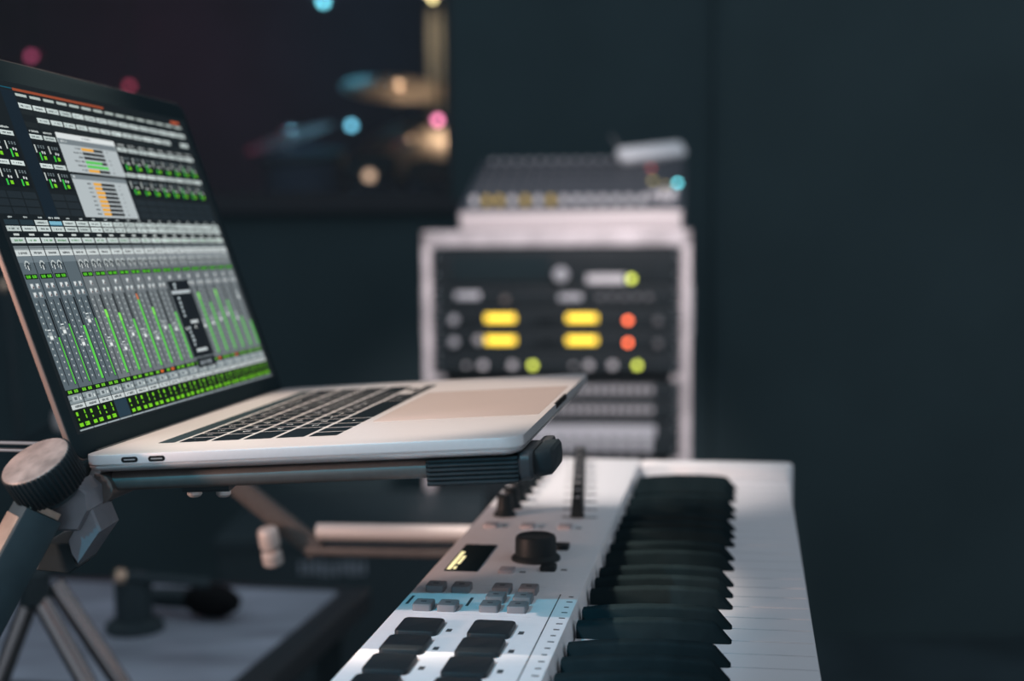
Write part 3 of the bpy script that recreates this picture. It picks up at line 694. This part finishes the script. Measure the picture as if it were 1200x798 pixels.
for r_, (fy, rr_, hh_, mm) in enumerate(((.10, 7.2, 17, None), (.30, 4, 9, M_GREYBTN), (.42, 4, 9, M_GREYBTN), (.54, 4, 9, M_GREYBTN), (.66, 4, 9, M_GREYBTN), (.78, 4.2, 9, M_GREYBTN), (.92, 6, 8, M_SILVER))):
    src = {}
    for k in range(nch):
        x = -mxw*500+26+k*(mxw*1000-110)/(nch-1)
        mm_ = mm or (M_YELLOWCAP if k in (1, 2, 4, 6) else M_GLOSSCAP)
        if mm_.name not in src:
            b = MB(); b.lathe([(rr_, 0), (rr_*.95, hh_*.6), (rr_*.85, hh_*.78), (rr_*.62, hh_*.92), (rr_*.3, hh_*.99), (.2, hh_)], 14); o = b.build('channel_knob', mm_, MX); src[mm_.name] = o.data
        else:
            o = bpy.data.objects.new('channel_knob', src[mm_.name]); COL.objects.link(o); o.parent = MX
        o.matrix_local = MFM @ Matrix.Translation((x/1000, fy*ml, .0015))
for k, (x, y) in enumerate(((.165, .06), (.182, .05), (.20, .045), (.205, .07), (.185, .075))):
    b = MB(); b.lathe([(8, 0), (7.5, 13), (5.5, 15)], 14); o = b.build('master_knob', M_PALE, MX); o.matrix_local = MFM @ Matrix.Translation((x, y, .0015))
def mled(px, py, col, es, nm, r=5):
    # on the mixer face below the pixel
    p0 = P(px, py, RY+.25); b = MB(); b.lathe([(r, 0), (r, 2.5), (r*.6, 3.4)], 12)
    o = b.build('led', glow(nm, col, es), MX)
    inv = (Matrix.Translation(MX.location) @ Matrix.Rotation(MYAW, 4, 'Z') @ MFM).inverted()
    c0 = inv @ Vector((0, 0, ZC)); d0 = inv.to_3x3() @ ray(px, py); k = -(c0.z-.002)/d0.z; q = c0+d0*k
    o.matrix_local = MFM @ Matrix.Translation(q)
bpy.context.view_layer.update()
mled(794, 215, (.16, .75, .85), 8, 'cyan_led'); mled(765, 212, (.55, .45, .15), 2.2, 'dim_yellow_led'); mled(780, 217, (.5, .4, .15), 1.6, 'dim_amber_led'); mled(763, 197, (.8, .12, .12), 1.6, 'dim_red_led')
# white handset lying across the back corner of the mixer
hs0, hs1 = P(727, 186, RY+.31), P(797, 178, RY+.36)
b = MB(); hd = (hs1-hs0); hl = hd.length*1000
b.rbox(-6, hl+6, -20, 20, 0, 17, 9, 4, 4, bb=3); hm = axis_frame((0, -.25, 1)).to_4x4()
xx = hd.normalized(); zz = Vector((0, -.75, .66)); yy_ = zz.cross(xx).normalized(); zz = xx.cross(yy_)
HM = Matrix.Translation(hs0-zz*.001) @ Matrix((xx, yy_, zz)).transposed().to_4x4()
hs = thing('wireless_receiver', 'small pale slab-shaped receiver lying on the back corner of the mixer', 'receiver', hs0)
hs.location = (0, 0, 0)
b.build('receiver_body', mat('white_shell', (.86, .85, .87), .4), hs, xf=HM)
b = MB(); b.tube([(6, 14, 8), (-2, 60, 14)], 3, 8); b.build('antenna', M_GREYBTN, hs, xf=HM)

# ================================================================== desk at the lower left with things on it
DZ = .72
dr_f, dr_n = PZ(398, 692, DZ), PZ(272, 798, DZ)
dd = (dr_n-dr_f); dd.z = 0; ddn = dd.normalized(); dside = Vector((-abs(ddn.y), ddn.x if ddn.y < 0 else -ddn.x, 0))
dang = math.atan2(ddn.x, -ddn.y)
DT = thing('side_desk', 'black desk with light grey top standing beyond the keyboard stand', 'desk', (dr_f.x, dr_f.y, 0), Matrix.Rotation(-dang*0-.0, 3, 'Z') @ Matrix.Rotation(math.atan2(ddn.x, -ddn.y), 3, 'Z'))
b = MB(); b.rbox(-1100, 36, -405, 26, DZ*1000-32, DZ*1000-2, 8, 3, 3, bb=3); b.build('desktop', M_DARKPLASTIC, DT)
for x in (-1070, -10):
    for y in (-380, -4):
        b = MB(); b.box(x-18, x+18, y-18, y+18, 0, DZ*1000-32); b.build('leg', M_STANDSIDE, DT)
M_PAPER = mat('desk_mat_grey', (.30, .33, .39), .55, spec=.3, var=.35, scale=5, stretch=(1, 3, 1))
b = MB(); b.rbox(-1080, 0, -396, -4, DZ*1000-2, DZ*1000, 6, .6); dm = b.build('desk_mat', M_PAPER, None, xf=Matrix.Translation((dr_f.x, dr_f.y, 0)) @ Matrix.Rotation(math.atan2(ddn.x, -ddn.y), 4, 'Z'))
tag(dm, 'pale blue-grey mat covering the top of the black desk', 'desk mat')
# little black microphone lying at the mat, chrome ball joint and arm
mp = PZ(252, 724, DZ)
mc = thing('microphone', 'short black microphone lying on the grey desk mat', 'microphone', mp)
def elong(b, p0, p1, radii):
    p0, p1 = Vector(p0), Vector(p1); n_ = len(radii); b.tube([p0.lerp(p1, k/(n_-1)) for k in range(n_)], radii, 14)
b = MB(); elong(b, (-.035, .01, .022), (.03, -.012, .022), [.012, .019, .021, .021, .018, .010]); b.build('mic_head', M_BLACK, mc, 1)
b = MB(); elong(b, (-.10, .035, .018), (-.033, .01, .022), [.010, .012, .013, .013]); b.build('mic_body', M_STANDSIDE, mc, 1)
lp = PZ(158, 738, DZ)
dl = thing('desk_clamp_stand', 'small black desk stand with a brass ball joint on the grey mat', 'stand', lp)
b = MB(); b.lathe([(34, 0), (34, 8), (30, 12), (14, 16)], 28); b.build('base', M_STANDSIDE, dl)
b = MB(); b.lathe([(22, 10), (22, 60), (16, 68)], 20); b.build('post', M_STANDSIDE, dl)
bj = P(141, 675, lp.y-.02)-lp
b = MB(); b.lathe([(2, -9), (7, -7), (9.5, 0), (7, 7), (2, 9)], 16, tuple(bj*1000)); b.build('ball_joint', mat('brass', (.72, .52, .38), .2, .9), dl)
b = MB(); b.tube([Vector((0, 0, .06)), bj, bj+Vector((.10, .02, -.015))], .006, 10); b.build('arm', M_STANDSIDE, dl, 1)
# black case with pale stencil behind the desk
cz0, cz1 = .55, P(400, 630, 2.3).z
cx0, cx1 = P(250, 660, 2.3).x, P(560, 660, 2.3).x
CS = thing('equipment_case', 'black equipment case with a worn pale stencil behind the desk', 'case', ((cx0+cx1)/2, 2.3, 0))
hx = (cx1-cx0)*500
b = MB(); b.rbox(-hx, hx, 0, 420, 0, cz1*1000, 10, 5, 3); b.build('case_body', M_STANDSIDE, CS)
for px in range(354, 432, 8):
    p = P(px, 666, 2.3); b = MB(); x = (p.x-(cx0+cx1)/2)*1000; z = p.z*1000
    b.box(x-3.5, x+random.uniform(1, 4), -1, .5, z-random.uniform(8, 13), z+random.uniform(8, 13)); b.build('stencil_mark', mat('stencil_paint', (.30, .33, .38), .7), CS)
b = MB(); b.rbox(-hx, hx, -3, 4, cz1*1000-22, cz1*1000-4, 2, 1); b.build('edge_trim', M_STANDSIDE, CS)
# chrome tripod in front of the desk
tp = P(40, 690, 1.22)
TR = thing('tripod_stand', 'chrome tripod legs of a stand below the square arm', 'tripod', (tp.x, tp.y, 0))
j = Vector((0, 0, tp.z)); M_TRIPOD = mat('dull_chrome', (.36, .33, .33), .25, .9)
for tip in (P(108, 812, 1.205), P(116, 803, 1.222)):
    d = (Vector((tip.x, tip.y, tip.z))-tp).normalized(); k = -tp.z/d.z*.98
    st = j if tip.y < 1.215 else j+Vector((.012, .018, 0))
    b = MB(); b.tube([st, st+d*k], .0085, 14); b.build('leg', M_TRIPOD, TR, 1)
b = MB(); b.tube([j, j+Vector((-.34, -.05, -tp.z*.98))], .0085, 14); b.build('leg', M_TRIPOD, TR, 1)
b = MB(); b.lathe([(10, -16), (14, -12), (14, 14), (8, 22)], 20, (0, 0, tp.z*1000)); b.build('hub', M_STANDSIDE, TR)

# ================================================================== drum kit and lamps in the live room
DY = 5.3
M_CYM = mat('bronze_cymbal', (.55, .40, .31), .32, .8, var=.1, scale=12)
M_SHELL = mat('drum_shell', (.08, .10, .14), .3, .2)
M_HEAD = mat('drum_head', (.16, .18, .22), .5)
def cymbal(px, py, Y, r, tilt, lab, name='cymbal'):
    c = P(px, py, Y); t = thing(name, lab, 'cymbal', (c.x, c.y, 0), None, 'cymbals of the drum kit')
    b = MB(); X = Matrix.Translation((0, 0, c.z)) @ axis_frame(tilt, (0, 1, 0)).to_4x4()
    b.lathe([(r*1000, -14), (r*600, -4), (r*220, 4), (r*200, 10), (r*100, 20), (4, 22), (4, 18), (r*100, 17), (r*200, 7), (r*220, 1), (r*600, -6), (r*1000, -15)], 36); b.build('bronze_disc', M_CYM, t, xf=X)
    b = MB(); b.tube([(0, 0, 0), (0, 0, c.z+.03)], .012, 10); b.build('stand_pole', M_CHROME, t, 1)
    for k in range(3):
        a = 2.1*k+.4; b = MB(); b.tube([(0, 0, .35), (.15*math.cos(a), .15*math.sin(a), .01)], .010, 8); b.build('leg', M_CHROME, t, 1)
    return t
cymbal(466, 100, DY, .215, (.08, -.31, .95), 'high bronze cymbal glowing in warm light behind the glass')
cymbal(478, 168, DY-.25, .20, (-.25, -.55, .8), 'lower bronze cymbal tipped towards the window')
cymbal(338, 157, DY-.1, .17, (-.28, -.22, .94), 'bluish lit cymbal standing apart behind the glass')
def drum(px, py, Y, r, h, axis, lab, name):
    c = P(px, py, Y); t = thing(name, lab, 'drum', (c.x, c.y, 0), None, 'drums of the drum kit')
    X = Matrix.Translation((0, 0, c.z)) @ axis_frame(axis, (0, 1, 0)).to_4x4()
    b = MB(); b.lathe([(r*1000, -h*500), (r*1000, h*500)], 32); b.build('shell', M_SHELL, t, xf=X)
    b = MB(); b.lathe([(r*1000-4, h*500-2), (r*1000-4, h*500+3)], 32); b.build('drum_head', M_HEAD, t, xf=X)
    for zz_ in (-h*500+6, h*500-2):
        b = MB(); b.lathe([(r*1000, zz_-8), (r*1000+8, zz_-8), (r*1000+8, zz_+8), (r*1000, zz_+8)], 32); b.build('hoop', M_STANDSIDE, t, xf=X)
    b = MB(); b.tube([(0, 0, 0), (0, 0, c.z-h*.4)], .014, 10); b.build('stand_leg', M_CHROME, t, 1)
    return t
drum(358, 206, DY-.55, .14, .14, (-.05, -.2, 1), 'snare drum with pale head beside the left cymbal', 'snare_drum')
drum(438, 214, DY-.62, .085, .12, (-.15, -.5, 1), 'rack tom tilted towards the window between snare and cymbal', 'tom_drum')
drum(506, 220, DY-.62, .082, .12, (.1, -.5, 1), 'rack tom beside the wooden post', 'tom_drum')
# wooden post lit by the amber lamp above
pc = P(514, 60, DY+.3)
pst = wbox('wooden_post', pc.x-.045, pc.x+.06, pc.y, pc.y+.1, 0, 3, mat('warm_wood', (.40, .33, .25), .5, var=.25, scale=6, stretch=(6, 6, .6)))
tag(pst, 'upright wooden post glowing in amber light behind the glass', 'post')
def stage_lamp(px, py, Y, col, es, lab, r=.012, body=.03):
    c = P(px, py, Y); t = thing('stage_lamp', lab, 'lamp', c, None, 'small lamps in the live room')
    b = MB(); b.lathe([(body*600, 40), (body*1000, 10), (body*1000, -14), (body*850, -14), (body*800, 0)], 18); X = axis_frame((0, 1, .0)).to_4x4(); b.build('housing', M_STANDSIDE, t, xf=X)
    b = MB(); b.lathe([(r*1000, 2), (r*1000, -9), (r*700, -14), (r*200, -16)], 16); b.build('bulb', glow('bulb_%d_%d' % (px, py), col, es), t, xf=X)
    b = MB()
    if py < 146: b.tube([(0, .03, .01), (0, .03, 2.998-c.z)], .006, 8); b.build('hanger', M_STANDSIDE, t, 1)
    else: b.tube([(0, .03, -c.z), (0, .03, 0)], .006, 8); b.build('lamp_pole', M_STANDSIDE, t, 1)
    return c
stage_lamp(379, 2, 5.6, (.22, .75, .85), 6, 'cyan stage lamp high up behind the glass', .014)
stage_lamp(412, 147, 5.0, (.18, .52, .66), 5, 'blue lamp glowing between the cymbals', .012)
stage_lamp(513, 141, 4.70, (.95, .22, .36), 6, 'pink lamp glowing beside the wooden post', .012)
stage_lamp(508, -4, 5.4, (1, .72, .30), 8, 'amber lamp above the wooden post', .014)
stage_lamp(37, 66, 5.4, (.75, .10, .22), 1.4, 'red lamp above the laptop lid corner', .013)
stage_lamp(152, 101, 5.6, (.75, .08, .15), 1.4, 'small red lamp just above the laptop lid', .012)
stage_lamp(433, 206, 4.42, (.85, .50, .32), 1.5, 'dim amber lamp by the tom drums', .016)
stage_lamp(320, 206, 4.9, (.5, .26, .32), 1.2, 'dim rose lamp left of the snare drum', .014)
lc = P(508, -4, 5.4)
lamp('SPOT', 'amber_lamp_light', (lc.x-.05, 5.2, 2.05), (pc.x-.10, 5.3, 1.3), 8, (1, .76, .52), spot_size=1.3, spot_blend=1, shadow_soft_size=.03)
lamp('SPOT', 'amber_post_light', (pc.x-.03, pc.y-.16, 2.25), (pc.x, pc.y, 1.5), 9, (1, .80, .56), spot_size=1.0, spot_blend=1, shadow_soft_size=.02)
lc = P(379, 2, 5.6)
lamp('SPOT', 'cyan_lamp_light', (lc.x-.05, 5.5, lc.z+.3), tuple(P(345, 180, 5.05)), 26, (.2, .6, 1), spot_size=.5, spot_blend=1, shadow_soft_size=.03)
lc = P(100, 60, 5.4)
lamp('POINT', 'red_lamp_light', (lc.x, 6.2, lc.z+.2), (0, 0, 0), 3.2, (1, .10, .30), shadow_soft_size=.1)

# ================================================================== things half hidden behind the lid
ms = P(22, 520, 2.02)
MS = thing('microphone_stand', 'slim microphone stand with brass clutch behind the laptop lid', 'stand', (ms.x, ms.y, 0))
b = MB(); b.tube([(0, 0, .02), (0, 0, ms.z)], .011, 12); b.build('pole', M_STANDSIDE, MS, 1)
c1 = P(5, 335, 2.02)-Vector((ms.x, ms.y, 0)); c2 = P(72, 492, 2.0)-Vector((ms.x, ms.y, 0)); e_ = Vector((0, 0, ms.z))
b = MB(); b.tube([e_, c1, c1+(c1-e_)*.4], .008, 12); b.build('boom', M_STANDSIDE, MS, 1)
b = MB(); b.lathe([(2, -11), (8, -8), (11, 0), (8, 8), (2, 11)], 18, tuple(c1*1000)); b.build('clutch', MATS['brass'], MS)
b = MB(); b.tube([e_, c2], .007, 10); b.build('knob_shaft', M_STANDSIDE, MS, 1)
b = MB(); b.lathe([(3, -16), (11, -12), (13, 0), (11, 12), (3, 16)], 18, tuple(c2*1000)); b.build('counterweight', MATS['bright_steel'], MS)
b = MB(); b.lathe([(130, 0), (130, 12), (120, 20), (16, 26)], 32); b.build('base', M_STANDSIDE, MS)
for dy in (0, 8.5):
    b = wb(); b.bar(P(-70, 517+dy, .80), P(62, 520+dy, .80), .004, .0022, bev=.0006); b.build('rear_rail', M_STEEL, ST, 1, 30)
for px in (228, 262):
    b = MB(); b.lathe([(4.5, 0), (4.5, 3), (3, 4.5)], 12); b.build('bolt', MATS['bright_steel'], ST, xf=Matrix.Translation(P(px, 573, .80)) @ Matrix.Rotation(math.pi, 4, 'X'))
b = wb(); b.bar(P(218, 570, .803), P(272, 569, .803), .018, .004, bev=.001); b.build('mounting_plate', M_STANDSIDE, ST, 1, 30)
bw = P(405, 15, 6.4)
lamp('POINT', 'blue_wash_light', tuple(bw), (0, 0, 0), 1.3, (.15, .62, .85), shadow_soft_size=.1)
